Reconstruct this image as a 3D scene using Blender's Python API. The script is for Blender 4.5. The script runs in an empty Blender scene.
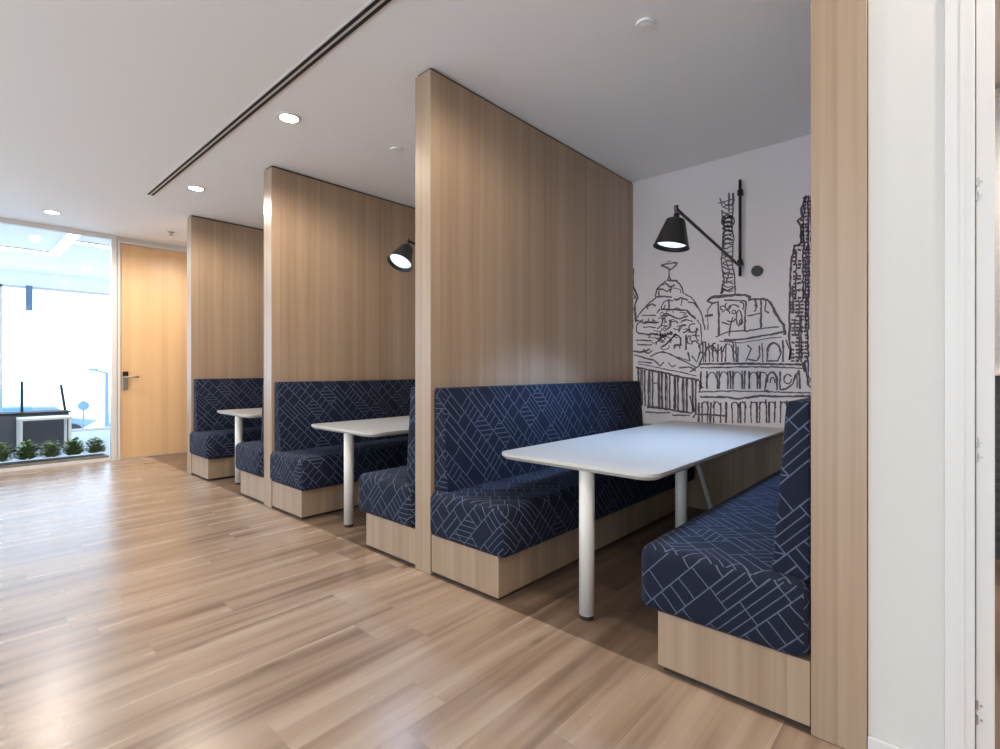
import bpy, bmesh, math, random
from mathutils import Vector, Matrix
C = bpy.context.scene.collection
R = random.Random(7)
HC = 2.972            # ceiling height
XF, XW = 1.916, 4.40  # front plane of the booths, wall behind them
YB = 8.30             # back wall

# ------------------------------------------------------------------ helpers
def obj(name, bm, mat, parent=None, smooth=False, loc=(0, 0, 0)):
    me = bpy.data.meshes.new(name)
    bmesh.ops.recalc_face_normals(bm, faces=bm.faces)
    bm.to_mesh(me); bm.free()
    if smooth:
        me.polygons.foreach_set('use_smooth', [True] * len(me.polygons))
    o = bpy.data.objects.new(name, me); C.objects.link(o)
    for m in (mat if isinstance(mat, (list, tuple)) else [mat]):
        me.materials.append(m)
    o.parent = parent; o.location = loc
    return o

def tag(o, label, cat, group=None):
    o['label'] = label; o['category'] = cat
    if group: o['group'] = group
    return o

def thing(name, label, cat, loc=(0, 0, 0), rz=0, group=None):
    o = bpy.data.objects.new(name, None); C.objects.link(o)
    o.empty_display_size = .1
    o.location = loc; o.rotation_euler = (0, 0, rz)
    return tag(o, label, cat, group)

def struct(name, bm, mat, parent=None, **k):
    o = obj(name, bm, mat, parent, **k)
    if parent is None: o['kind'] = 'structure'
    return o

def box(bm, x0, x1, y0, y1, z0, z1, bev=0, seg=3):
    b = bmesh.new()
    bmesh.ops.create_cube(b, size=1)
    for v in b.verts:
        v.co = Vector(((x0 + x1) / 2 + v.co.x * (x1 - x0), (y0 + y1) / 2 + v.co.y * (y1 - y0), (z0 + z1) / 2 + v.co.z * (z1 - z0)))
    if bev:
        bmesh.ops.bevel(b, geom=b.edges[:], offset=bev, segments=seg, profile=.5, affect='EDGES')
    merge(bm, b); return bm

def merge(bm, b):
    me = bpy.data.meshes.new('tmp'); b.to_mesh(me); b.free(); bm.from_mesh(me); bpy.data.meshes.remove(me)

def B(*a, **k): return box(bmesh.new(), *a, **k)

def tube(bm, p, q, r, r2=None, n=20, bev=0):
    p, q = Vector(p), Vector(q); d = q - p
    b = bmesh.new()
    bmesh.ops.create_cone(b, cap_ends=True, segments=n, radius1=r, radius2=r if r2 is None else r2, depth=d.length)
    if bev:
        es = [e for e in b.edges if any(len(f.verts) > 4 for f in e.link_faces)]
        bmesh.ops.bevel(b, geom=es, offset=bev, segments=2, profile=.5, affect='EDGES')
    M = Matrix.Translation((p + q) / 2) @ d.to_track_quat('Z', 'Y').to_matrix().to_4x4()
    b.transform(M); merge(bm, b); return bm

def lathe(bm, prof, n=32, M=None):
    b = bmesh.new(); rings = []
    for r, z in prof:
        if r < 1e-6: rings.append([b.verts.new((0, 0, z))])
        else: rings.append([b.verts.new((r * math.cos(2 * math.pi * i / n), r * math.sin(2 * math.pi * i / n), z)) for i in range(n)])
    for a, c in zip(rings, rings[1:]):
        for i in range(n):
            j = (i + 1) % n
            if len(a) == 1 and len(c) > 1: b.faces.new((a[0], c[i], c[j]))
            elif len(c) == 1 and len(a) > 1: b.faces.new((a[i], a[j], c[0]))
            elif len(a) > 1: b.faces.new((a[i], a[j], c[j], c[i]))
    if M is not None: b.transform(M)
    merge(bm, b); return bm

def prism(bm, pts, axis, a, c, bev=0, seg=4):
    """2-D outline extruded along an axis from a to c (axis 'x': pts are (y,z); 'z': pts are (x,y))."""
    b = bmesh.new()
    def mk(p, t): return (t, p[0], p[1]) if axis == 'x' else ((p[0], t, p[1]) if axis == 'y' else (p[0], p[1], t))
    va = [b.verts.new(mk(p, a)) for p in pts]; vc = [b.verts.new(mk(p, c)) for p in pts]
    n = len(pts)
    b.faces.new(va); b.faces.new(vc[::-1])
    for i in range(n): b.faces.new((va[i], va[(i + 1) % n], vc[(i + 1) % n], vc[i]))
    bmesh.ops.recalc_face_normals(b, faces=b.faces)
    if bev: bmesh.ops.bevel(b, geom=b.edges[:], offset=bev, segments=seg, profile=.5, affect='EDGES')
    merge(bm, b); return bm

def box_uv(bm, off=(0, 0), edge=None):
    uv = bm.loops.layers.uv.new('UVMap')
    bmesh.ops.recalc_face_normals(bm, faces=bm.faces); bm.normal_update()
    for f in bm.faces:
        n = f.normal; ax = max(range(3), key=lambda i: abs(n[i]))
        for l in f.loops:
            x, y, z = l.vert.co
            v = z if ax != 2 else (y if edge is None else .469 + abs(edge - y))   # the top carries on from the long side
            l[uv].uv = ((y if ax == 0 else x) + off[0], v + off[1])
    return bm

# ------------------------------------------------------------------ materials
def nt(name):
    m = bpy.data.materials.new(name); m.use_nodes = True
    t = m.node_tree; b = t.nodes['Principled BSDF']
    return m, t, b

def plain(name, col, rough=.5, metal=0, bump=0, bscale=200, spec=None, coat=0, vary=0):
    m, t, b = nt(name)
    b.inputs['Base Color'].default_value = (*col, 1)
    b.inputs['Roughness'].default_value = rough; b.inputs['Metallic'].default_value = metal
    if spec is not None: b.inputs['Specular IOR Level'].default_value = spec
    if coat: b.inputs['Coat Weight'].default_value = coat
    n = t.nodes.new('ShaderNodeTexNoise'); n.inputs['Scale'].default_value = bscale
    tc = t.nodes.new('ShaderNodeTexCoord'); t.links.new(tc.outputs['Object'], n.inputs['Vector'])
    if bump:
        bp = t.nodes.new('ShaderNodeBump'); bp.inputs['Strength'].default_value = bump; bp.inputs['Distance'].default_value = .002
        t.links.new(n.outputs['Fac'], bp.inputs['Height']); t.links.new(bp.outputs['Normal'], b.inputs['Normal'])
    if vary:
        mx = t.nodes.new('ShaderNodeMix'); mx.data_type = 'RGBA'
        mx.inputs['A'].default_value = (*[c * (1 - vary) for c in col], 1); mx.inputs['B'].default_value = (*[min(1, c * (1 + vary)) for c in col], 1)
        t.links.new(n.outputs['Fac'], mx.inputs['Factor']); t.links.new(mx.outputs['Result'], b.inputs['Base Color'])
    return m

class G:
    """small node-math builder"""
    def __init__(s, t): s.t = t
    def m(s, op, a, b=None, c=None, clamp=False):
        n = s.t.nodes.new('ShaderNodeMath'); n.operation = op; n.use_clamp = clamp
        for i, v in enumerate((a, b, c)):
            if v is None: continue
            if hasattr(v, 'links') or isinstance(v, bpy.types.NodeSocket): s.t.links.new(v, n.inputs[i])
            else: n.inputs[i].default_value = v
        return n.outputs[0]
    def xyz(s, v):
        n = s.t.nodes.new('ShaderNodeSeparateXYZ'); s.t.links.new(v, n.inputs[0]); return n.outputs
    def vec(s, x, y, z=0):
        n = s.t.nodes.new('ShaderNodeCombineXYZ')
        for i, v in enumerate((x, y, z)):
            if isinstance(v, bpy.types.NodeSocket): s.t.links.new(v, n.inputs[i])
            else: n.inputs[i].default_value = v
        return n.outputs[0]
    def white(s, v):
        n = s.t.nodes.new('ShaderNodeTexWhiteNoise'); n.noise_dimensions = '3D'; s.t.links.new(v, n.inputs['Vector']); return n.outputs['Value']
    def noise(s, v, scale=1, detail=3, rough=.55, dist=0):
        n = s.t.nodes.new('ShaderNodeTexNoise'); s.t.links.new(v, n.inputs['Vector'])
        n.inputs['Scale'].default_value = scale; n.inputs['Detail'].default_value = detail
        n.inputs['Roughness'].default_value = rough; n.inputs['Distortion'].default_value = dist
        return n.outputs['Fac']
    def ramp(s, f, stops):
        n = s.t.nodes.new('ShaderNodeValToRGB'); s.t.links.new(f, n.inputs[0]); e = n.color_ramp.elements
        while len(e) < len(stops): e.new(.5)
        for el, (p, c) in zip(e, stops): el.position = p; el.color = (*c, 1)
        return n.outputs[0]
    def mix(s, f, a, b, blend='MIX'):
        n = s.t.nodes.new('ShaderNodeMix'); n.data_type = 'RGBA'; n.blend_type = blend
        for k, v in (('Factor', f), ('A', a), ('B', b)):
            if isinstance(v, bpy.types.NodeSocket): s.t.links.new(v, n.inputs[k])
            else: n.inputs[k].default_value = v if k == 'Factor' else (*v, 1)
        return n.outputs['Result']

def wood_panel(name, c0, c1, c2, rough=.42, freq=14):
    m, t, b = nt(name); g = G(t)
    tc = t.nodes.new('ShaderNodeTexCoord').outputs['Object']
    x, y, z = g.xyz(tc)[:3]
    h = g.m('ADD', x, g.m('MULTIPLY', y, 1.0))
    broad = g.noise(g.vec(g.m('MULTIPLY', h, freq), g.m('MULTIPLY', z, .12), 0), 1, 2, .6)
    strip = g.white(g.vec(g.m('FLOOR', g.m('DIVIDE', g.m('ADD', h, g.m('MULTIPLY', broad, .02)), .085)), 3.0, 1.0))
    fine = g.noise(g.vec(g.m('MULTIPLY', h, 95), g.m('MULTIPLY', z, 1.3), g.m('MULTIPLY', strip, 9)), 1, 4, .6)
    fac = g.m('ADD', g.m('ADD', g.m('MULTIPLY', broad, .55), g.m('MULTIPLY', strip, .17)), g.m('MULTIPLY', fine, .3))
    col = g.ramp(fac, [(.3, c0), (.5, c1), (.72, c2)])
    t.links.new(col, b.inputs['Base Color']); b.inputs['Roughness'].default_value = rough
    bp = t.nodes.new('ShaderNodeBump'); bp.inputs['Strength'].default_value = .12; bp.inputs['Distance'].default_value = .001
    t.links.new(fine, bp.inputs['Height']); t.links.new(bp.outputs['Normal'], b.inputs['Normal'])
    return m

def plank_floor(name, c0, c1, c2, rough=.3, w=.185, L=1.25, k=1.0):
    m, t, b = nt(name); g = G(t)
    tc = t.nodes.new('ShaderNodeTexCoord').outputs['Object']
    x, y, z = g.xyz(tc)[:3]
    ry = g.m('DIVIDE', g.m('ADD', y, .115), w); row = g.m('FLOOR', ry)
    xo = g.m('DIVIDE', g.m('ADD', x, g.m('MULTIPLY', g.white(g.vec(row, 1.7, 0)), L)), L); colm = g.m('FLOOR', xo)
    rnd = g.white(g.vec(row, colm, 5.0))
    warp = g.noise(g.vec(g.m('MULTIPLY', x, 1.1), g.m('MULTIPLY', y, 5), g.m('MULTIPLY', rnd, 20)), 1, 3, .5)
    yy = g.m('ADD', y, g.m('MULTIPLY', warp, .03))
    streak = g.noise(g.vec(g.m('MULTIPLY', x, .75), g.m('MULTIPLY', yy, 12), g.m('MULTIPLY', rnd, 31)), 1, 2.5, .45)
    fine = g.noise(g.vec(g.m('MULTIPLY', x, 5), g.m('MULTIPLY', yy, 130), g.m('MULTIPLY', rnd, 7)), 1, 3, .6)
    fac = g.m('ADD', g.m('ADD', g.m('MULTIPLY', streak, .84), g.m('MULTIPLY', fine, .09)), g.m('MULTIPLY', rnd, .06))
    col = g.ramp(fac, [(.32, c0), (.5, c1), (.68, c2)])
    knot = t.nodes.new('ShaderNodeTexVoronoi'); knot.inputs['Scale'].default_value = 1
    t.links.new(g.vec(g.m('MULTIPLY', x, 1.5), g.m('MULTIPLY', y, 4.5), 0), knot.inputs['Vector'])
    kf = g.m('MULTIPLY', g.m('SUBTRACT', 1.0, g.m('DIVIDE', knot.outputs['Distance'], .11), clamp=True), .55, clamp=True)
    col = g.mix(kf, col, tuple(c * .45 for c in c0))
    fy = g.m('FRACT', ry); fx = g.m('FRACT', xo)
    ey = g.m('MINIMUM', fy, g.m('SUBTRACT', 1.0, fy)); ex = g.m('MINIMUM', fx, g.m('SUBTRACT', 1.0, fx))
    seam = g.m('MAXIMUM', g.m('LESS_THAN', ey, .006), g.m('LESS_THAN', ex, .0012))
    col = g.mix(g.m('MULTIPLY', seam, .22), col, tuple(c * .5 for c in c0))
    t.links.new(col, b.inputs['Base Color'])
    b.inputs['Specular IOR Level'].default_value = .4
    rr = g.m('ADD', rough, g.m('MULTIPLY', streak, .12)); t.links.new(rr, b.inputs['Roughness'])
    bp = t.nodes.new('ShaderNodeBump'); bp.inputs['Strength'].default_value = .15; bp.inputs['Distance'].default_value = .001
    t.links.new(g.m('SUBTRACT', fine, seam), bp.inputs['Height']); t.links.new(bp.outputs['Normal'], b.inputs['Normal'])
    return m

def fabric(name):
    m, t, b = nt(name); g = G(t)
    uvn = t.nodes.new('ShaderNodeUVMap'); uvn.uv_map = 'UVMap'
    u, v = g.xyz(uvn.outputs[0])[:2]
    oi = t.nodes.new('ShaderNodeObjectInfo').outputs['Random']
    u = g.m('ADD', u, g.m('MULTIPLY', oi, 3.0))
    A = math.radians(47); s, c = math.sin(A), math.cos(A)
    jit = g.m('MULTIPLY', g.m('SUBTRACT', g.noise(g.vec(u, v, 0), 9, 1), .5), .012)
    pa = g.m('ADD', g.m('SUBTRACT', g.m('MULTIPLY', u, s), g.m('MULTIPLY', v, c)), jit)
    pb = g.m('ADD', g.m('MULTIPLY', u, s), g.m('MULTIPLY', v, c))
    W1, W2 = .15, .088
    rb = g.m('DIVIDE', pb, W2); row = g.m('FLOOR', rb)
    ra = g.m('ADD', g.m('DIVIDE', pa, W1), g.m('MULTIPLY', g.white(g.vec(row, 7.3, 0)), 1.0)); col = g.m('FLOOR', ra)
    r1 = g.white(g.vec(col, row, 2.0)); r2 = g.white(g.vec(col, row, 9.0))
    def lines(x, n, w):     # n lines per cell unit
        f = g.m('FRACT', g.m('MULTIPLY', x, n)); e = g.m('MINIMUM', f, g.m('SUBTRACT', 1.0, f))
        return g.m('LESS_THAN', e, w)
    lw = .0023
    na = g.m('FLOOR', g.m('ADD', g.m('MULTIPLY', r2, 3.0), 2.0))
    la = lines(ra, na, g.m('MULTIPLY', na, lw / W1))
    lb = lines(rb, g.m('FLOOR', g.m('ADD', g.m('MULTIPLY', r2, 2.0), 2.0)), 2.5 * lw / W2)
    lh = lines(v, 1 / .03, lw / .03)
    fa = g.m('LESS_THAN', r1, .42)
    fb = g.m('MULTIPLY', g.m('GREATER_THAN', r1, .42), g.m('LESS_THAN', r1, .74))
    fh = g.m('GREATER_THAN', r1, .93)
    k = g.m('ADD', g.m('ADD', g.m('MULTIPLY', fa, la), g.m('MULTIPLY', fb, lb)), g.m('MULTIPLY', fh, lh), clamp=True)
    k = g.m('MAXIMUM', k, g.m('MAXIMUM', lines(ra, 1.0, lw / W1), lines(rb, 1.0, lw / W2)))
    weave = g.noise(g.vec(g.m('MULTIPLY', u, 700), g.m('MULTIPLY', v, 700), 0), 1, 2)
    wear = g.noise(g.vec(g.m('MULTIPLY', u, 60), g.m('MULTIPLY', v, 60), 0), 1, 2)
    base = g.mix(weave, (.0045, .0065, .017), (.010, .014, .031))
    col_ = g.mix(g.m('MULTIPLY', k, g.m('ADD', .45, g.m('MULTIPLY', wear, .45))), base, (.115, .14, .205))
    t.links.new(col_, b.inputs['Base Color'])
    b.inputs['Roughness'].default_value = .85; b.inputs['Specular IOR Level'].default_value = .25
    b.inputs['Sheen Weight'].default_value = .03; b.inputs['Sheen Roughness'].default_value = .4
    b.inputs['Sheen Tint'].default_value = (.55, .65, 1, 1)
    bp = t.nodes.new('ShaderNodeBump'); bp.inputs['Strength'].default_value = .3; bp.inputs['Distance'].default_value = .0015
    t.links.new(g.m('ADD', weave, k), bp.inputs['Height']); t.links.new(bp.outputs['Normal'], b.inputs['Normal'])
    return m

def emit(name, col, s):
    m = bpy.data.materials.new(name); m.use_nodes = True; t = m.node_tree; t.nodes.clear()
    e = t.nodes.new('ShaderNodeEmission'); e.inputs[0].default_value = (*col, 1); e.inputs[1].default_value = s
    o = t.nodes.new('ShaderNodeOutputMaterial'); t.links.new(e.outputs[0], o.inputs[0]); return m

def glass(name, tint=(.93, .97, 1), refl=.2):
    m = bpy.data.materials.new(name); m.use_nodes = True; t = m.node_tree; t.nodes.clear()
    tr = t.nodes.new('ShaderNodeBsdfTransparent'); tr.inputs[0].default_value = (*tint, 1)
    gl = t.nodes.new('ShaderNodeBsdfGlossy'); gl.inputs['Roughness'].default_value = .02
    fr = t.nodes.new('ShaderNodeFresnel'); fr.inputs[0].default_value = 1.45
    ml = t.nodes.new('ShaderNodeMath'); ml.operation = 'MULTIPLY'; ml.inputs[1].default_value = refl
    mx = t.nodes.new('ShaderNodeMixShader'); o = t.nodes.new('ShaderNodeOutputMaterial')
    t.links.new(fr.outputs[0], ml.inputs[0]); t.links.new(ml.outputs[0], mx.inputs[0])
    t.links.new(tr.outputs[0], mx.inputs[1]); t.links.new(gl.outputs[0], mx.inputs[2]); t.links.new(mx.outputs[0], o.inputs[0])
    return m

OAK = wood_panel('oak_laminate', (.265, .172, .108), (.35, .242, .16), (.425, .312, .215), rough=.36)
M = dict(
    oak=OAK,
    door=wood_panel('maple_veneer', (.60, .375, .185), (.66, .425, .225), (.71, .475, .265), rough=.35, freq=5),
    floor=plank_floor('oak_planks', (.19, .126, .088), (.325, .228, .162), (.385, .286, .21), rough=.2),
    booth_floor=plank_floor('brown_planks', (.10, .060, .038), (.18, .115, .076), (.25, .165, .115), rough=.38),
    fabric=fabric('navy_line_fabric'),
    ceil=plain('ceiling_paint', (.85, .84, .83), .9, bump=.1, bscale=300),
    wall=plain('wall_paint', (.60, .57, .535), .75, bump=.1, bscale=260),
    mural=plain('mural_paint', (.76, .69, .69), .8, bump=.1, bscale=260),
    ink=plain('mural_ink', (.125, .10, .115), .8, vary=.4, bscale=30),
    white=plain('white_trim', (.65, .625, .60), .4),
    table=plain('white_laminate', (.53, .50, .45), .28, vary=.02, bscale=400),
    tedge=plain('table_edging', (.50, .485, .46), .4),
    leg=plain('white_powder_coat', (.62, .59, .54), .35, bump=.05, bscale=900),
    black=plain('black_metal', (.015, .015, .017), .35, metal=.3, bump=.05, bscale=500),
    rubber=plain('black_rubber', (.012, .012, .012), .7),
    dark=plain('recess_shade', (.03, .022, .018), .8),  # near-black colour standing in for shade inside narrow gaps
    steel=plain('brushed_steel', (.42, .41, .39), .35, metal=1, bump=.05, bscale=300),
    char=plain('charcoal_laminate', (.06, .062, .068), .6, vary=.15, bscale=12),
    carpet=plain('blue_grey_carpet', (.42, .48, .56), .95, bump=.5, bscale=400, vary=.2),
    tile=plain('ceiling_tile', (.93, .95, .97), .9, bump=.2, bscale=60),
    soil=plain('dark_soil', (.06, .045, .035), .95, bump=.8, bscale=60, vary=.4),
    leafa=plain('leaf_green', (.11, .19, .05), .5, vary=.45, bscale=18),
    leafb=plain('leaf_pale', (.18, .25, .10), .5, vary=.4, bscale=18),
    street=plain('street_paving', (.78, .82, .88), .9, vary=.15, bscale=2),
    facade=plain('pale_render', (.85, .89, .94), .9, vary=.05, bscale=3),
    car=plain('blue_car_paint', (.16, .22, .33), .3, coat=.6),
    slate=plain('blue_grey_metal', (.12, .20, .32), .5),
    blind=plain('blind_slat', (.78, .79, .80), .5),
    glass=glass('clear_glass'), teal=glass('teal_glass', (.80, .92, .96), .8),
    lamp=emit('downlight_glow', (1, .94, .86), 30), cool=emit('cool_lamp_glow', (.66, .80, 1), 1.4),
    strip=emit('strip_glow', (.93, .97, 1), 12),
)

# ------------------------------------------------------------------ the room
XL, YR = -3.4, -3.6
struct('floor', B(XL, XF + .001, YR, YB, -.12, 0), M['floor'])
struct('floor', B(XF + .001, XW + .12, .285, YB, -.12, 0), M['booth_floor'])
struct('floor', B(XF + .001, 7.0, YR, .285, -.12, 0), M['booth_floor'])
struct('ceiling', B(XL - .15, 7.0, YR - .15, YB + .04, HC, HC + .15), M['ceil'])
struct('wall_right', B(XW, XW + .12, .285, YB + .1, 0, HC), M['mural'])
struct('wall_rear', B(XL, 7.0, YR - .12, YR, 0, HC), M['wall'])
bb = B(1.562, 1.60, YB - .02, YB + .1, 0, HC)
box(bb, 2.52, XW, YB, YB + .1, 0, HC); box(bb, 1.60, 2.52, YB, YB + .1, 2.888, HC)
struct('wall_back', bb, M['wall'])

# left side, unseen: wall with windows added to bring daylight into the corridor
wl = B(XL - .12, XL, YR, YB, 0, .25); box(wl, XL - .12, XL, YR, YB, 2.75, HC)
wins = [(-3.2, -1.1), (-.9, 1.2), (1.4, 3.5), (3.7, 5.8), (6.0, 8.0)]
ys = [YR] + [q for w in wins for q in w] + [YB]
for i in range(0, len(ys), 2): box(wl, XL - .12, XL, ys[i], ys[i + 1], .25, 2.75)
struct('wall_left', wl, M['wall'])
for i, (a, c) in enumerate(wins):
    f = bmesh.new()
    for y in (a, (a + c) / 2 - .02, c - .04): box(f, XL - .08, XL - .03, y, y + .04, .25, 2.75)
    for z in (.25, 2.71): box(f, XL - .08, XL - .03, a, c, z, z + .04)
    w = struct('window_%d' % (i + 3), f, M['white'])
    obj('window_pane', B(XL - .058, XL - .052, a + .02, c - .02, .27, 2.73), M['glass'], w)

# ------------------------------------------------------------------ glass wall at the corridor's end
f = B(1.505, 1.56, YB - .035, YB + .045, 0, 2.93)
box(f, XL, 1.56, YB - .03, YB + .04, 2.915, HC - .002)
box(f, XL, 1.505, YB - .015, YB + .035, 0, .035)
for x in (-2.6, -1.25, .1): box(f, x, x + .012, YB, YB + .02, .035, 2.915)
gw = struct('window_1', f, M['white'])
for x0, x1 in ((XL, -2.6), (-2.588, -1.25), (-1.238, .1), (.112, 1.505)):
    obj('window_pane', B(x0, x1, YB + .005, YB + .015, .035, 2.915), M['glass'], gw)

# maple door with lever lock
d = struct('door_1', B(1.605, 2.515, YB - .01, YB + .035, .006, 2.885, bev=.003, seg=1), M['door'])
fr = B(1.572, 1.602, YB - .028, YB - .021, 0, 2.92); box(fr, 2.518, 2.56, YB - .028, YB - .001, 0, 2.92); box(fr, 1.602, 2.518, YB - .028, YB - .001, 2.888, 2.92)
obj('door_frame', fr, M['white'], d)
obj('lock_plate', B(1.625, 1.685, YB - .03, YB - .01, .93, 1.145, bev=.006), M['steel'], d)
obj('card_reader', B(1.625, 1.688, YB - .045, YB - .03, 1.11, 1.175, bev=.006), M['black'], d)
hb = tube(bmesh.new(), (1.65, YB - .01, 1.10), (1.65, YB - .085, 1.10), .013)
tube(hb, (1.645, YB - .08, 1.10), (1.80, YB - .08, 1.10), .011)
obj('handle', hb, M['steel'], d, smooth=True)

# ------------------------------------------------------------------ right foreground: wall end, architrave, open door
struct('wall_front', B(XF + .01, 2.07, .03, .207, 0, HC), M['wall'])
struct('baseboard_front', B(XF - .004, XF + .0095, .032, .207, 0, .072, bev=.003), M['white'])
tr = B(XF, 2.085, -.034, .0295, 0, HC, bev=.003)
box(tr, XF - .003, XF + .006, -.012, -.004, 0, HC)
struct('trim_1', tr, M['white'])
d2 = struct('door_2', B(1.93, 2.75, -.074, -.0355, .01, HC - .03, bev=.002, seg=1), M['white'])
for z in (.25, .977, 1.70, 2.6):
    h = bmesh.new()
    for k in (-.6, .6): tube(h, (1.926, -.0375, z + .034 * k - .012), (1.926, -.0375, z + .034 * k + .012), .0032, n=12)
    for k in (-1, 1): tube(h, (1.928, -.047, z + .02 * k), (1.9305, -.047, z + .02 * k), .003, n=10)
    obj('hinge', h, M['steel'], d2)
# the room beyond the open door
struct('wall_side', B(6.9, 7.0, YR, .285, 0, HC), M['wall'])
wb = B(4.52, 6.9, .187, .284, 0, HC)
struct('wall_inner', wb, M['wall'])
bt = thing('window_blind', 'white horizontal slat blind seen past the open door at the right edge', 'blind', (4.42, -.9, 0))
bl = bmesh.new()
z = 1.22
while z < 2.9:
    b_ = B(-.022, .022, -.9, .98, -.0012, .0012); b_.transform(Matrix.Translation((0, 0, z)) @ Matrix.Rotation(math.radians(62), 4, 'Y')); merge(bl, b_); z += .036
obj('slats', bl, M['blind'], bt)
obj('head_rail', B(-.03, .03, -.92, 1.0, 2.89, 2.94), M['white'], bt)
obj('bottom_rail', B(-.018, .018, -.9, .98, 1.175, 1.2), M['white'], bt)
lw = bmesh.new()
box(lw, 4.48, 4.55, YR, .18, 0, 1.16)
for k in range(17): box(lw, 4.462, 4.4795, YR, .18, .08 + k * .062, .08 + k * .062 + .03)
struct('wall_low', lw, M['char'])
struct('trim_2', B(4.455, 4.55, YR, .18, 1.161, 1.174), M['white'])

struct('trim_3', B(XW - .012, XW - .0005, .36, 2.28, .001, .70), M['oak'])

# ------------------------------------------------------------------ partitions between the booths
PART = [  # near face y, far face y
    (.209, .359, 'oak partition closest to the camera, cut by the photo beside the white wall'),
    (2.283, 2.425, 'tall oak partition between the nearest booth and the middle booth'),
    (4.402, 4.557, 'tall oak partition between the middle booth and the farthest booth'),
    (6.498, 6.64, 'oak partition closing the farthest booth, beside the maple door')]
for y0, y1, lab in PART:
    t = thing('wood_partition', lab, 'partition', (XF, y0, 0), 0, 'oak partitions between the booths')
    w = y1 - y0
    obj('panel', B(0, XW - XF - .002, 0, w, .001, HC - .018, bev=.0015, seg=1), M['oak'], t)
    obj('top_gap_shade', B(.012, XW - XF - .002, .012, w - .012, HC - .0175, HC - .002), M['dark'], t)  # strip coloured dark as the shadow line below the ceiling

# ------------------------------------------------------------------ benches
DP, LB = .53, XW - XF - .014
def make_bench(sgn, label, loc):
    """Bench whose back is at y = 0 and whose seat reaches sgn * depth; x runs from the aisle to the wall."""
    t = thing('booth_bench', label, 'bench', loc, 0, 'upholstered booth benches')
    def yy(a, c): return (min(sgn * a, sgn * c), max(sgn * a, sgn * c))
    y0, y1 = yy(.002, DP)
    obj('plinth', B(.006, LB, y0, y1, .022, .236, bev=.0015, seg=1), M['oak'], t)
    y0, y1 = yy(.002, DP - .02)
    obj('toe_recess_shade', B(.022, LB, y0, y1, .001, .0215), M['dark'], t)  # recessed base, its shade at the floor put into the dark colour
    y0, y1 = yy(.002, DP + .07)
    b = B(-.03, LB, y0, y1, .237, .497, bev=.048, seg=6)
    for v in b.verts:       # slight crown on the top of the cushion
        if v.co.z > .44:
            u = abs(v.co.y - (y0 + y1) / 2) / ((y1 - y0) / 2); v.co.z += .010 * (1 - u * u)
    obj('seat_cushion', box_uv(b, (R.random() * 5, R.random() * 5), sgn * (DP + .07)), M['fabric'], t, smooth=True)
    pr = [(sgn * .002, .49), (sgn * .125, .49), (sgn * .105, .75), (sgn * .078, 1.093), (sgn * .002, 1.093)]
    obj('backrest', box_uv(prism(bmesh.new(), pr, 'x', .022, LB, bev=.014, seg=4), (R.random() * 5, R.random() * 5)), M['fabric'], t, smooth=True)
    return t
def dup(root, loc, label):
    r = root.copy(); C.objects.link(r); r.location = loc; r['label'] = label
    for ch in list(root.children):
        c = ch.copy(); C.objects.link(c); c.parent = r
        for g_ in ch.children:
            e = g_.copy(); C.objects.link(e); e.parent = c
    return r
bn = make_bench(1, 'navy patterned bench nearest the camera, at the right of the nearest table', (XF, .36, 0))
bf = make_bench(-1, 'navy patterned bench at the left of the nearest table, its seat fully lit', (XF, 2.282, 0))
dup(bn, (XF, 2.426, 0), 'navy patterned bench of the middle booth, backed by the nearest full partition')
dup(bf, (XF, 4.401, 0), 'navy patterned bench at the left of the middle table')
dup(bn, (XF, 4.558, 0), 'navy patterned bench of the farthest booth, mostly hidden behind a partition edge')
dup(bf, (XF, 6.497, 0), 'navy patterned bench closest to the maple door, left of the farthest table')

# ------------------------------------------------------------------ tables
def rounded(x0, x1, y0, y1, r, n=7):
    pts = []
    for cx, cy, a0, rr in ((x0 + r, y0 + r, 180, r), (x1 - .01, y0 + .01, 270, .01), (x1 - .01, y1 - .01, 0, .01), (x0 + r, y1 - r, 90, r)):
        for k in range(n + 1):
            a = math.radians(a0 + 90 * k / n); pts.append((cx + rr * math.cos(a), cy + rr * math.sin(a)))
    return pts
def make_table(label, loc):
    t = thing('booth_table', label, 'table', loc, 0, 'white booth tables')
    # origin on the floor under the centre line at the aisle end
    L = XW - .018 - 2.045
    top = prism(bmesh.new(), rounded(0, L, -.46, .46, .085), 'z', .731, .745)
    ed = bmesh.new()
    p1, p2 = rounded(.0, L, -.46, .46, .085), rounded(.018, L, -.442, .442, .07)
    va = [ed.verts.new((*p, .7305)) for p in p1]; vb = [ed.verts.new((*p, .714)) for p in p2]; n = len(p1)
    ed.faces.new(va); ed.faces.new(vb[::-1])
    for i in range(n): ed.faces.new((va[i], va[(i + 1) % n], vb[(i + 1) % n], vb[i]))
    obj('tabletop', top, M['table'], t)
    obj('table_edging', ed, M['tedge'], t)
    for x in (.048, 1.17):
        l = obj('leg', tube(bmesh.new(), (x, -.095, .022), (x, -.095, .7135), .037, n=32), M['leg'], t, smooth=False)
        for p in l.data.polygons: p.use_smooth = len(p.vertices) == 4
        obj('foot', tube(bmesh.new(), (x, -.095, .001), (x, -.095, .0215), .031, n=24), M['rubber'], l)
    obj('strut', tube(bmesh.new(), (1.37, -.085, .708), (1.84, -.085, .03), .017, n=16), M['leg'], t)
    return t
tb = make_table('nearest white table with rounded corners and tubular legs', (2.045, 1.425, 0))
dup(tb, (2.045, 3.55, 0), 'white table of the middle booth, behind the tallest partition edge')
dup(tb, (2.045, 5.68, 0), 'farthest white table, the smallest in view')

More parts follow.
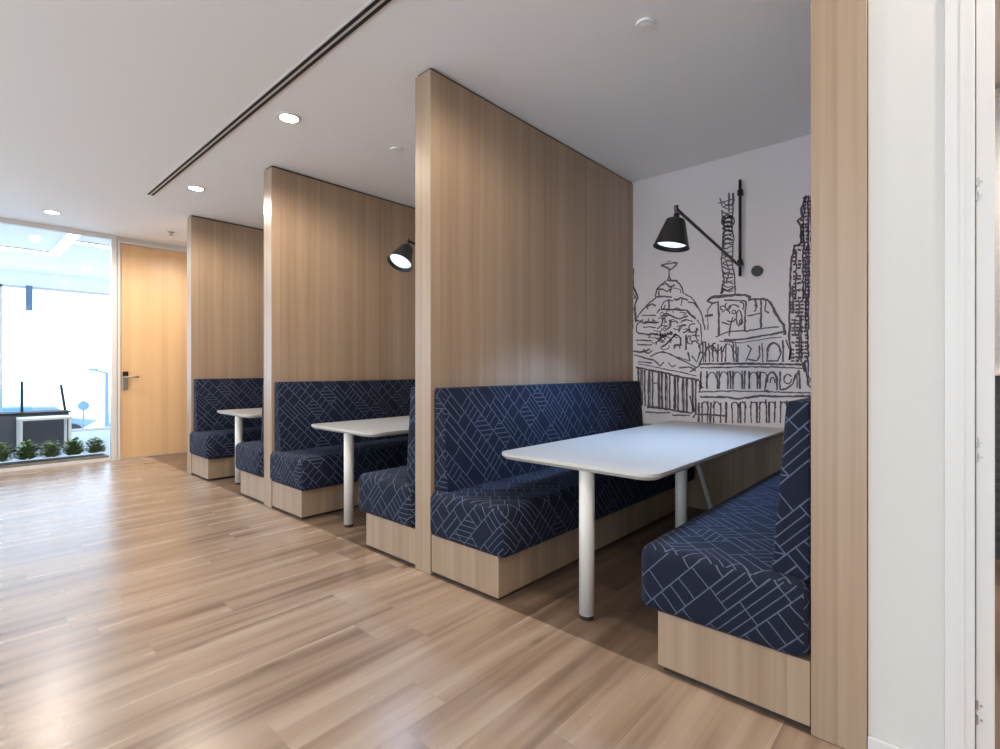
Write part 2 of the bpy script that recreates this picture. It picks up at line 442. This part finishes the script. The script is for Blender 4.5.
# ------------------------------------------------------------------ wall lamps
def wall_lamp(y, end, tilt, label, rosette=True, power=100):
    t = thing('wall_lamp', label, 'lamp', (XW, y, 0), 0, 'black swing arm wall lamps')
    r = tube(bmesh.new(), (-.06, 0, 1.955), (-.06, 0, 2.735), .012, n=16)
    obj('wall_rod', r, M['black'], t, smooth=True)
    for z in (2.63, 2.065):
        b = tube(bmesh.new(), (-.002, 0, z), (-.06, 0, z), .012, n=16); tube(b, (-.06, 0, z - .022), (-.06, 0, z + .022), .021, n=20)
        obj('bracket', b, M['black'], t)
    e = Vector((end[0] - XW, end[1] - y, end[2])); s = Vector((-.06, 0, 2.035))
    a = tube(bmesh.new(), s, e, .0105, n=16); tube(a, e - Vector((0, 0, .02)), e + Vector((0, 0, .02)), .013, n=16)
    obj('arm', a, M['black'], t)
    if rosette: obj('cable_outlet', tube(bmesh.new(), (-.001, -.115, 1.99), (-.03, -.115, 1.99), .042, n=28, bev=.004), M['black'], t)
    Mx = Matrix.Translation(e + Vector((0, 0, -.05))) @ Matrix.Rotation(tilt[0], 4, 'X') @ Matrix.Rotation(tilt[1], 4, 'Y')
    sh = lathe(bmesh.new(), [(0, .02), (.018, .02), (.02, -.012), (.056, -.02), (.060, -.03), (.108, -.19), (.112, -.196), (.108, -.196), (.102, -.185), (.054, -.03), (0, -.03)], 40, Mx)
    obj('lamp_shade', sh, M['black'], t, smooth=True)
    di = lathe(bmesh.new(), [(0, -.172), (.088, -.172), (.095, -.166), (0, -.162)], 36, Mx)
    obj('lamp_diffuser', di, M['cool'], t, smooth=True)
    L = bpy.data.lights.new('lamp_light', 'SPOT'); L.energy = power; L.color = (.34, .58, 1); L.spot_size = math.radians(108); L.spot_blend = .6; L.shadow_soft_size = .07
    lo = bpy.data.objects.new('lamp_light', L); C.objects.link(lo); lo.parent = t
    lo.matrix_local = Mx @ Matrix.Translation((0, 0, -.20))
    return t
wall_lamp(1.31, (3.115, 1.32, 2.215), (math.radians(7), math.radians(7)), 'black cone wall lamp on a swing arm over the nearest table')
wall_lamp(3.43, (2.75, 3.585, 2.33), (math.radians(-8), math.radians(32)), 'black wall lamp shade half hidden by the tallest partition edge', power=22)

# ------------------------------------------------------------------ mural drawn on the wall
def mural():
    K = math.cos(.736), math.sin(.736); f = 506.1
    rnd = random.Random(11)
    def w(u, v):            # sketch sheet coordinates -> point on the wall plane (y, z) in metres
        k = (u - 500) / f; d = XW / (K[0] + k * K[1]); return Vector((d * K[1] - k * d * K[0], 1.2 - (v - 369.54) * d / f))
    bm = bmesh.new()
    def s(pts, wd=.012, jit=.35, sub=3):
        P = []
        for a, c in zip(pts, pts[1:]):
            n = max(1, int(math.hypot(c[0] - a[0], c[1] - a[1]) / sub))
            for i in range(n):
                q = i / n; P.append((a[0] + (c[0] - a[0]) * q + rnd.uniform(-jit, jit), a[1] + (c[1] - a[1]) * q + rnd.uniform(-jit, jit)))
        P.append(pts[-1]); P = [w(*p) for p in P]
        L = []
        for i, p in enumerate(P):
            a = P[max(0, i - 1)]; c = P[min(len(P) - 1, i + 1)]; dd = (c - a)
            if dd.length < 1e-6: dd = Vector((1, 0))
            dd.normalize(); nn = Vector((-dd.y, dd.x)) * wd * .5 * rnd.uniform(.7, 1.25)
            L.append((p + nn, p - nn))
        vs = [[bm.verts.new((XW - .0015, q.x, q.y)) for q in pr] for pr in L]
        for a, c in zip(vs, vs[1:]): bm.faces.new((a[0], a[1], c[1], c[0]))
    def arc(cx, cy, rx, ry, a0, a1, n=8, **k):
        s([(cx + rx * math.cos(math.radians(a0 + (a1 - a0) * i / n)), cy + ry * math.sin(math.radians(a0 + (a1 - a0) * i / n))) for i in range(n + 1)], **k)
    # spire at the far left edge
    s([(633, 268), (633, 285), (635, 291), (638, 298), (635, 305), (636, 322)], .02)
    s([(632, 290), (637, 300)]); s([(632, 300), (638, 294)]); s([(633, 330), (633, 300)])
    # domed basilica: finial
    s([(661, 265.5), (666, 264), (672, 263), (678, 263), (673, 268), (670, 270), (666, 267), (661, 265.5)], .015)
    s([(667, 262), (671, 261)]); s([(669, 270), (669, 276), (667.5, 280)], .014); s([(669, 276), (671, 280)], .014)
    s([(667, 280), (677, 281), (679, 284)], .016); s([(666, 281), (661, 285), (657, 289), (655, 296), (656, 297)], .013)
    s([(662, 285), (666, 283.5), (670, 287), (675, 285)], .014); s([(679, 283), (682, 288), (684, 294)], .014)
    s([(657, 289.5), (663, 289), (667, 292), (671, 289)], .016); s([(656, 297), (664, 296.5), (672, 297)], .014); s([(659, 291), (659, 296)])
    s([(668, 286), (672, 288), (670, 293)], .013); s([(673, 288), (680, 289), (681, 293)], .01); s([(674, 299), (677, 300), (681, 298), (688, 300)], .018)
    s([(656, 298), (650, 302), (646, 307), (641, 312), (637, 318)], .013); s([(646, 307), (652, 304), (656, 306)], .013); s([(646, 305), (648, 309)], .014)
    arc(669, 309, 8, 9, 180, 300, wd=.012); s([(669, 300), (669, 309)], .014); s([(661, 309), (672, 309.5), (686, 310)], .016)
    s([(685, 294), (691, 297), (696, 304), (701, 312), (703, 320), (705, 330)], .013); s([(688, 302), (694, 303), (698, 308)], .011)
    s([(682, 299), (681, 306)], .01); s([(686, 310), (691, 315), (696, 319)], .018); s([(657, 313), (660, 309)], .018)
    # brick-like curls over the dome
    for y0, x0, x1 in ((315, 641, 656), (322, 645, 659), (327, 643, 656), (333, 638, 658), (340, 636, 652), (344, 637, 652)):
        s([(x0, y0), ((x0 + x1) / 2, y0 + rnd.uniform(-1.5, 1.5)), (x1, y0 + .5)], .013, .6)
    arc(641, 328, 5, 6, 90, 270, wd=.014); arc(640, 318, 5, 3, 60, 200, wd=.012)
    s([(660, 316), (670, 315), (675, 318), (680, 319), (688, 316)], .015); s([(663, 318), (661, 326), (657, 329)], .012)
    for cx, cy, rx, ry, a, b in ((674, 326, 5, 5, 180, 330), (693, 328, 4, 4.5, 0, 300), (684, 330, 5, 5, 150, 300), (667, 324, 4, 5, 300, 480), (676, 341, 5, 6, 200, 400), (664, 332, 4, 4, 0, 200), (687, 323, 6, 3, 180, 340), (660, 345, 4, 5, 180, 320), (671, 333, 1.5, 1.5, 0, 360), (677, 349, 3, 4, 180, 360), (695, 346, 4, 5, 200, 380), (653, 337, 4, 3, 160, 330), (648, 350, 4, 3, 0, 200), (690, 340, 3, 4, 90, 300), (699, 335, 3, 6, 90, 260)):
        arc(cx, cy, rx, ry, a, b, wd=.013)
    s([(661, 347), (667, 344), (672, 338), (677, 334)], .018); s([(686, 335), (686, 350)], .016); s([(683, 333), (690, 329)], .018); s([(655, 334), (664, 336), (672, 333)], .015)
    s([(681, 338), (681, 346)], .012); s([(692, 335), (700, 336)], .01); s([(697, 320), (701, 325), (702, 345)], .01); s([(665, 305), (664, 309)], .01)
    for _ in range(34):     # small scribbled curls filling the dome
        a = rnd.uniform(0, 6.28); q = rnd.random() ** .5; cx = 670 + 30 * q * math.cos(a); cy = 328 + 20 * q * math.sin(a); a0 = rnd.uniform(0, 360)
        arc(cx, cy, rnd.uniform(2, 5), rnd.uniform(1.5, 3.5), a0, a0 + rnd.uniform(120, 240), n=5, wd=.009)
    # portico: pediment and colonnade
    s([(633, 351), (640, 352), (645, 351), (650, 349)], .02); s([(634, 355), (645, 358), (655, 360.5)], .015); s([(638, 362), (645, 362), (652, 363)], .013)
    s([(650, 357), (660, 352), (668, 353.5), (680, 359), (690, 364), (697, 368)], .013); s([(662, 351), (674, 356), (690, 361)], .008)
    s([(636, 367), (650, 370), (665, 373), (680, 377), (699, 380)], .018); s([(638, 364), (655, 367), (675, 371), (697, 376)], .009)
    s([(655, 361), (660, 366), (664, 362)], .012); s([(668, 362), (672, 367), (676, 365)], .012); s([(679, 368), (690, 367), (696, 371)], .012)
    for i, u in enumerate((638.5, 641.5, 645, 649, 652.5, 658.5, 662, 666, 670, 674.5, 678, 683, 687, 692, 696)):
        top = 367 + (u - 638) * .225; bot = 405 + (u - 638) * .14
        s([(u, top), (u + rnd.uniform(-.6, .6), (top + bot) / 2), (u + rnd.uniform(-.3, .8), bot)], .017 if i % 3 else .022, .25)
        if i % 2: s([(u + 1.2, top + 2), (u + 1.4, bot - 1)], .009, .2)
    s([(647, 407), (660, 408), (672, 410), (681, 412), (692, 413)], .02); s([(645, 412), (658, 413), (670, 412.5)], .014); s([(672, 415), (690, 415.5)], .012)
    s([(653, 375), (653, 383), (657, 383)], .01)
    # broadcast tower
    s([(734, 196), (733, 210), (731, 224), (734, 240), (732, 262), (735, 280), (735, 295)], .011, .5)
    s([(722, 210), (724, 224), (723, 240), (721.5, 262), (724, 280), (721, 294)], .011, .5)
    s([(729, 193), (729, 212)], .014); s([(733, 193), (733, 204)], .016); s([(718, 203), (726, 201), (733, 199)], .01); s([(720, 198), (722, 206)], .01)
    y = 203
    while y < 291:
        a = rnd.uniform(-1, 1); dn = .017 if 212 < y < 230 else .010
        s([(722.5, y + a), (727, y + 2.4), (733, y + 1 - a)], dn, .7)
        if rnd.random() < .55 or 212 < y < 230: s([(723, y + 4), (728, y + 1), (733, y + 3.4)], dn, .6)
        y += 4.3
    arc(728, 221, 6.5, 6, 0, 360, n=14, wd=.012); arc(728, 244, 5, 6, 120, 330, wd=.011)
    s([(726, 262), (730, 272), (726, 282)], .010); s([(721, 288), (727, 291), (735, 287)], .015); s([(721, 294), (724, 289)], .02)
    # drum under the tower
    s([(707, 301), (711, 297.5), (722, 296), (735, 295), (745, 295), (750, 297), (749, 301)], .022); s([(707, 301), (713, 303), (719, 302)], .017)
    s([(724, 300), (737, 300.5), (745, 301)], .013); s([(718, 303), (719, 318), (719, 335)], .017); s([(746, 301), (745, 318), (745, 331)], .014)
    s([(705, 316), (713, 315)], .018); s([(713, 303), (708, 310), (708, 330)], .009)
    s([(749, 300), (755, 299), (763, 299), (766, 300)], .018); s([(755, 300), (757, 308)], .013); s([(761, 300), (761, 328)], .015); s([(766, 300), (765, 311), (769, 313)], .013)
    s([(766, 299), (771, 303), (775, 312), (780, 320), (784, 325), (785, 335)], .020)
    s([(747, 316), (758, 314), (762, 313)], .012); s([(722, 322), (730, 325), (733, 317)], .011)
    for cx, cy, rx, ry, a, b in ((726, 314, 4, 4, 200, 360), (734, 308, 5, 3, 150, 350), (739, 318, 3, 8, 0, 360), (728, 306, 3, 3, 0, 250), (734, 312, 2, 2, 0, 360), (741, 306, 3, 4, 240, 420), (731, 319, 4, 3, 0, 160), (723, 308, 3, 2, 90, 330), (741, 322, 1.6, 3, 0, 360), (753, 308, 3, 4, 300, 430)):
        arc(cx, cy, rx, ry, a, b, wd=.011)
    s([(716, 337), (722, 334), (732, 331), (747, 331), (765, 328), (779, 327)], .011); s([(724, 340), (735, 340), (750, 338), (768, 335), (783, 332)], .016)
    s([(731, 322), (729, 336)], .012); s([(719, 341), (740, 343), (765, 339), (782, 337)], .008)
    # arcade, upper storey
    for u in (703, 706, 709, 713, 718, 722, 726, 733, 736): s([(u, 343 + rnd.uniform(-2, 3)), (u + rnd.uniform(-1, 1), 362)], .013, .5)
    arc(711, 354, 6, 8, 160, 360, wd=.014); arc(728, 352, 5, 8, 180, 360, wd=.011); arc(704, 348, 4, 6, 100, 300, wd=.012); arc(716, 347, 5, 4, 0, 270, wd=.012)
    s([(747, 345), (751, 349), (748, 357), (746, 361)], .013); s([(759, 345), (760, 355), (757, 361), (748, 359)], .013); s([(738, 347), (738, 362)], .013); s([(762, 343), (763, 363)], .010)
    arc(774, 352, 6.5, 9, 180, 360, wd=.019); s([(767.5, 352), (767, 361), (778, 361), (781, 352)], .013); s([(783, 340), (783, 362)], .014); s([(786, 340), (790, 350), (790, 360)], .010)
    s([(698, 364), (735, 363.5), (765, 364), (803, 364.5)], .018); s([(700, 368), (740, 367), (775, 367), (806, 368.5)], .012); s([(803, 362), (805, 372)], .022)
    # arcade, middle storey
    for u in (701, 707, 717, 719.5, 728, 730.5, 733, 742, 745, 749, 757.5, 760): s([(u, 371), (u + rnd.uniform(-.6, .6), 389)], .015, .3)
    for cx in (712, 724, 737.5, 753.5, 763): arc(cx, 378, 4, 6, 180, 360, wd=.010)
    arc(772, 381, 5, 9, 170, 360, wd=.016); arc(772.5, 383, 2.4, 6, 180, 360, wd=.011); s([(777, 381), (777, 390)], .014); s([(766, 378), (765, 390), (769, 391)], .013)
    s([(780, 371), (780, 390), (786, 389), (793, 384), (796, 374)], .014); arc(788, 379, 4, 5, 0, 330, wd=.012); s([(799, 370), (800, 389)], .015); s([(797, 372), (797, 388)], .010)
    s([(698, 392), (735, 391), (775, 392), (812, 393)], .011); s([(700, 397), (727, 397), (735, 399), (760, 396), (790, 396.5), (812, 396)], .018)
    # arcade, lower storey
    for i, u in enumerate((699, 702, 708, 711, 714, 721, 726, 732, 738, 740.5, 745, 751, 757, 760, 766, 769, 775, 781, 787)):
        s([(u, 401 + rnd.uniform(-2, 2)), (u + rnd.uniform(-.7, .7), 423)], .018 if i % 3 == 0 else .012, .3)
    for cx in (705, 717, 735, 742.5, 754, 763, 772, 784): arc(cx, 408, 3.6, 6, 180, 360, wd=.011)
    s([(696, 414), (715, 415), (727, 416)], .014); s([(690, 396), (692, 405), (696, 413), (693, 418)], .014); s([(700, 380), (700, 392)], .014)
    s([(690, 372), (699, 366), (703, 356)], .014); s([(698, 385), (704, 388)], .010); s([(692, 356), (697, 362), (700, 352)], .014); s([(688, 352), (690, 361)], .014)
    # stepped skyscraper at the right
    s([(806, 195), (805, 201), (801, 208), (802, 217), (798, 221), (801, 226), (801, 243), (794, 247), (793, 254), (791, 262), (790, 290), (789.5, 340)], .016, .5)
    for u, a, b in ((804, 205, 250), (808, 196, 380), (806, 246, 330), (803, 250, 300), (796, 250, 300), (793, 285, 312), (799, 300, 360), (811, 200, 250), (801, 315, 362), (795, 318, 336)): s([(u, a), (u + rnd.uniform(-1, 1), (a + b) / 2), (u, b)], .012, .7)
    y = 198
    while y < 362:
        x0 = 803 if y < 218 else 801 if y < 246 else 793 if y < 300 else 791
        for q in range(int((812 - x0) / 4.5)):
            a = x0 + q * 4.5 + rnd.uniform(-.5, .5)
            if rnd.random() < .8: s([(a, y + rnd.uniform(-.8, .8)), (a + 3.6, y + rnd.uniform(-.8, .8))], .017, .5)
        y += 3.7
    arc(804, 226, 2, 2, 0, 360, wd=.010); s([(789, 340), (791, 352), (789, 360)], .012); s([(805, 362), (808, 385), (812, 388)], .012)
    s([(808, 385), (811, 378)], .01)
    return bm
mo = obj('mural', mural(), M['ink']); tag(mo, 'black line drawing of a city skyline printed on the pale wall above the nearest table', 'mural')

# ------------------------------------------------------------------ ceiling fittings
def downlight(x, y, label, power=80):
    t = thing('downlight', label, 'downlight', (x, y, HC), 0, 'recessed ceiling downlights')
    obj('trim_ring', lathe(bmesh.new(), [(.078, -.001), (.078, -.008), (.061, -.008), (.061, -.001)], 32), M['white'], t, smooth=False)
    obj('lens', tube(bmesh.new(), (0, 0, -.0012), (0, 0, -.0055), .060, n=32), M['lamp'], t)
    L = bpy.data.lights.new('downlight_beam', 'SPOT'); L.energy = power; L.color = (1, .90, .78); L.spot_size = math.radians(172); L.spot_blend = .5; L.shadow_soft_size = .05
    lo = bpy.data.objects.new('downlight_beam', L); C.objects.link(lo); lo.parent = t; lo.location = (0, 0, -.03)
    return t
downlight(1.641, 3.488, 'larger bright downlight in the ceiling between the air slot and the tallest partition')
downlight(1.669, 5.516, 'smaller bright downlight near the far end of the air slot')
downlight(.836, 7.556, 'faint downlight in the ceiling just above the glass wall')
downlight(2.45, 6.98, 'downlight in front of the maple door, seen reflected in its veneer')
for x, y in ((1.65, 1.46), (1.65, -.57), (1.65, -2.6), (-.9, 7.5), (-.9, 5.5), (-.9, 3.49), (-.9, 1.46), (-.9, -.57), (-.9, -2.6)):
    downlight(x, y, 'recessed ceiling downlight outside the photo', 45 if x > 0 else 22)
downlight(3.6, -1.2, 'unseen ceiling downlight added to light the room beyond the open door', 200)  # lamp out of view, added to brighten the blind and its room

sd = thing('slot_diffuser', 'long twin black air slot let into the ceiling along the corridor', 'air vent', (1.418, 6.07, HC))
obj('slot_frame', B(-.034, .034, -9.0, 0, -.006, -.001, bev=.001, seg=1), M['white'], sd)
for x in (-.017, .017): obj('slot', B(x - .009, x + .009, -8.99, -.012, -.0085, -.0062), M['rubber'], sd)

def detector(x, y, label, r=.045, h=.016, mat='ceil'):
    t = thing('smoke_detector', label, 'detector', (x, y, HC), 0)
    obj('base', tube(bmesh.new(), (0, 0, -.001), (0, 0, -.012), r, n=32), M[mat], t)
    obj('sensor_cap', lathe(bmesh.new(), [(r * .82, -.0125), (r * .78, -h * .7), (r * .5, -h), (0, -h)], 32), M[mat], t, smooth=True)
detector(2.416, 1.188, 'round white smoke detector on the ceiling of the nearest booth')
detector(2.453, 3.349, 'small round white detector on the ceiling of the middle booth')
sp = thing('ceiling_sprinkler', 'small grey sprinkler on the ceiling near the maple door', 'sprinkler', (1.987, 7.519, HC))
obj('escutcheon', tube(bmesh.new(), (0, 0, -.001), (0, 0, -.008), .04, n=24), M['steel'], sp)
obj('deflector', lathe(bmesh.new(), [(0, -.009), (.012, -.009), (.010, -.035), (.028, -.040), (.028, -.043), (0, -.043)], 20), M['steel'], sp)

# ------------------------------------------------------------------ room behind the glass wall
YO = 12.6
struct('floor', B(XL - 1, 7, YB + .0001, YO, -.12, -.001), M['carpet'])
struct('ceiling', B(XL - 1, 7, YB + .05, YO + .05, 2.99, 3.1), M['tile'])
struct('wall_outer', B(XL - 1, 7, YO, YO + .12, 2.72, 2.99), M['tile'])
struct('wall_outer', B(6.9, 7, YB + .1, YO, 0, 2.99), M['wall'])
f = bmesh.new()
for x in (-3.2, -1.25, .68, 2.72, 4.6): box(f, x, x + .05, YO, YO + .07, 0, 2.72)
box(f, -4.2, 6.9, YO, YO + .07, 2.68, 2.72); box(f, -4.2, 6.9, YO, YO + .07, 0, .05)
w2 = struct('window_2', f, M['white'])
obj('window_pane', B(-4.2, 6.9, YO + .03, YO + .036, .05, 2.68), M['glass'], w2)
for x0, x1, y0, y1, lab in ((-3.0, 1.24, 10.22, 10.36, 'long white light strip on the ceiling behind the glass wall, running across'),
                            (1.10, 1.24, 8.5, 10.2, 'white light strip behind the glass wall running away from the viewer'),
                            (1.26, 4.5, 9.05, 9.19, 'white light strip on the ceiling right of the others, near the door frame')):
    t = thing('ceiling_strip_light', lab, 'ceiling light', ((x0 + x1) / 2, (y0 + y1) / 2, 2.99), 0, 'strip lights behind the glass wall')
    a, c = (x1 - x0) / 2, (y1 - y0) / 2
    obj('housing', B(-a, a, -c, c, -.02, -.001), M['white'], t); obj('diffuser', B(-a + .008, a - .008, -c + .008, c - .008, -.026, -.0205), M['strip'], t)

# low planting bed right behind the glass
pl = thing('planter_box', 'low trough of plants standing along the foot of the glass wall', 'planter', (0, 8.52, 0))
ptr = B(-3.2, 1.5, -.14, -.12, 0, .06)
box(ptr, -3.2, 1.5, .12, .14, 0, .06); box(ptr, -3.2, -3.18, -.1199, .1199, 0, .06); box(ptr, 1.48, 1.5, -.1199, .1199, 0, .06)
obj('trough', ptr, M['oak'], pl); obj('soil', B(-3.179, 1.479, -.1195, .1195, .001, .05), M['soil'], pl)
def bush(x, y, s, mat, label):
    b = bmesh.new()
    for i in range(480):
        a = R.uniform(0, 6.283); el = R.uniform(.1, 1.4); r0 = R.uniform(.02, .11) * s
        c = Vector((math.cos(a) * math.cos(el) * r0 * 1.1, math.sin(a) * math.cos(el) * r0 * .8, .01 + math.sin(el) * r0 * 2.1 + .02))
        c.x = max(-.105, min(.105, c.x)); c.y = max(-.07, min(.07, c.y))
        L = R.uniform(.04, .065) * s; w_ = L * .42; dr = Vector((math.cos(a), math.sin(a), R.uniform(.1, .9))).normalized(); sd_ = dr.cross(Vector((0, 0, 1))).normalized() * w_
        vs = [b.verts.new(p) for p in (c, c + dr * L * .5 + sd_ + Vector((0, 0, .004)), c + dr * L, c + dr * L * .5 - sd_ + Vector((0, 0, .004)))]
        for v in vs: v.co.x = max(-.111, min(.111, v.co.x)); v.co.y = max(-.11, min(.11, v.co.y))
        b.faces.new((vs[0], vs[1], vs[2])); b.faces.new((vs[0], vs[2], vs[3]))
    o = obj('bushy_plant', b, M[mat], None, loc=(x, y, .048)); tag(o, label, 'plant', 'plants along the glass wall')
for i in range(20):
    x = 1.38 - i * .225
    bush(x, 8.52, R.uniform(.9, 1.05), 'leafa' if i % 2 else 'leafb', 'small leafy plant in the low trough behind the glass wall')

# charcoal low cabinet, white side table and posts
cb = thing('low_cabinet', 'long low charcoal cabinet behind the glass wall', 'cabinet', (-.4, 10.35, 0))
obj('carcass', B(-2.6, 1.72, -.2, .2, .03, .54, bev=.004, seg=1), M['char'], cb)
obj('cabinet_top', B(-2.62, 1.74, -.22, .22, .541, .563), M['rubber'], cb)
obj('toe_base', B(-2.55, 1.68, -.17, .17, 0, .0295), M['rubber'], cb)
for k in range(5): obj('door', B(-2.58 + k * .86, -1.745 + k * .86, -.214, -.2005, .05, .53, bev=.003, seg=1), M['char'], cb)
st = thing('side_table', 'small white table with thin square legs in front of the charcoal cabinet', 'table', (1.0, 9.8, 0))
obj('tabletop', B(-.28, .28, -.22, .22, .485, .515, bev=.003, seg=1), M['white'], st)
for x in (-.26, .26):
    for y in (-.2, .2): obj('leg', B(x - .016, x + .016, y - .016, y + .016, 0, .4845), M['white'], st)
gs = thing('desk_screen', 'pale teal glass screen with dark post above the charcoal cabinet', 'screen', (-.2, 10.35, .563))
obj('glass_panel', B(-1.6, 1.12, .02, .028, .02, .36), M['teal'], gs); obj('post', B(.992, 1.022, -.015, .015, 0, .46), M['rubber'], gs)
rd = obj('cable_post', tube(bmesh.new(), (0, 0, 0), (-.05, 0, .40), .017, n=12), M['rubber'], loc=(1.30, 10.35, .564)); tag(rd, 'slim dark leaning post on the charcoal cabinet above the white side table', 'post')
hb = obj('hanging_bracket', B(-.045, .045, -.04, .04, -.45, 0, bev=.004, seg=1), M['slate'], loc=(1.07, 12.5, 2.72)); tag(hb, 'short blue grey bracket hanging from the window head behind the glass', 'bracket')

# street beyond
struct('floor', B(-60, 80, YO + .13, 120, -1.9, -1.6), M['street'])
def car(x, y, s, label):
    t = thing('car', label, 'car', (x, y, -1.6), 0, 'parked cars outside')
    pr = [(-2.1, .3), (2.1, .3), (2.15, .75), (1.3, .9), (.8, 1.38), (-1.0, 1.42), (-1.75, .95), (-2.15, .85)]
    obj('body', prism(bmesh.new(), pr, 'y', -.85, .85, bev=.06, seg=2), M['car'], t)
    for a in (-1.3, 1.3):
        for b_ in (-.86, .86): obj('wheel', tube(bmesh.new(), (a, b_ - .1, .32), (a, b_ + .1, .32), .32, n=24), M['rubber'], t)
    obj('side_window', prism(bmesh.new(), [(-1.5, .95), (1.15, .95), (.72, 1.3), (-.95, 1.33)], 'y', -.857, -.852), M['slate'], t)
car(4.7, 19.5, 1, 'blue grey parked car outside, nearer one, beside the white door post')
car(2.2, 27.0, 1, 'blue grey parked car outside, farther away, above the charcoal cabinet')
sl = thing('street_lamp', 'slim street lamp outside, close to the white door post', 'street lamp', (3.17, 18.0, -1.6))
p = tube(bmesh.new(), (0, 0, 0), (0, 0, 2.72), .06, .04, n=12); obj('pole', p, M['slate'], sl)
obj('lamp_arm', tube(bmesh.new(), (0, 0, 2.70), (-.28, 0, 2.79), .025, n=10), M['slate'], sl); obj('lamp_head', B(-.40, -.2, -.06, .06, 2.76, 2.82, bev=.01), M['slate'], sl)
sg = thing('round_sign', 'small dark round sign on a thin post outside', 'sign', (2.5, 17.0, -1.6))
obj('post', tube(bmesh.new(), (0, 0, 0), (0, 0, 2.0), .02, n=10), M['slate'], sg); obj('disc', tube(bmesh.new(), (0, -.04, 1.85), (0, -.022, 1.85), .12, n=24), M['slate'], sg)
bd = thing('street_building', 'pale building front across the street', 'building', (10, 60, -1.6))
bw = B(-50, 55, 0, 10, 0, 22); obj('facade', bw, M['facade'], bd)

# ------------------------------------------------------------------ light
wd = bpy.data.worlds.new('sky'); bpy.context.scene.world = wd; wd.use_nodes = True
bg = wd.node_tree.nodes['Background']; bg.inputs[0].default_value = (.86, .93, 1, 1); bg.inputs[1].default_value = 3.6
for i, (a, c) in enumerate(wins):   # sampling portals: they guide the sky's light through the openings, they give off none
    L = bpy.data.lights.new('window_portal', 'AREA'); L.shape = 'RECTANGLE'; L.size = 2.5; L.size_y = c - a
    L.cycles.is_portal = True
    o = bpy.data.objects.new('window_portal', L); C.objects.link(o); o.location = (XL - .14, (a + c) / 2, 1.5); o.rotation_euler = (0, -math.pi / 2, 0)
L = bpy.data.lights.new('window_portal', 'AREA'); L.shape = 'RECTANGLE'; L.size = 11; L.size_y = 2.7; L.cycles.is_portal = True
o = bpy.data.objects.new('window_portal', L); C.objects.link(o); o.location = (1.35, YO + .1, 1.36); o.rotation_euler = (-math.pi / 2, 0, 0)

# ------------------------------------------------------------------ camera and view
cam = bpy.data.cameras.new('camera'); co = bpy.data.objects.new('camera', cam); C.objects.link(co)
co.location = (0, 0, 1.2); co.rotation_euler = (math.pi / 2, 0, .736 - math.pi / 2)
cam.sensor_width = 36; cam.lens = 506.1 / 1000 * 36; cam.shift_y = -.00496; cam.clip_start = .02; cam.clip_end = 300
S = bpy.context.scene; S.camera = co
S.view_settings.view_transform = 'Standard'; S.view_settings.look = 'None'; S.view_settings.gamma = 1; S.view_settings.use_curve_mapping = False
S.view_settings.exposure = 0.32
S.cycles.use_denoising = True; S.cycles.max_bounces = 8; S.cycles.sample_clamp_indirect = 6
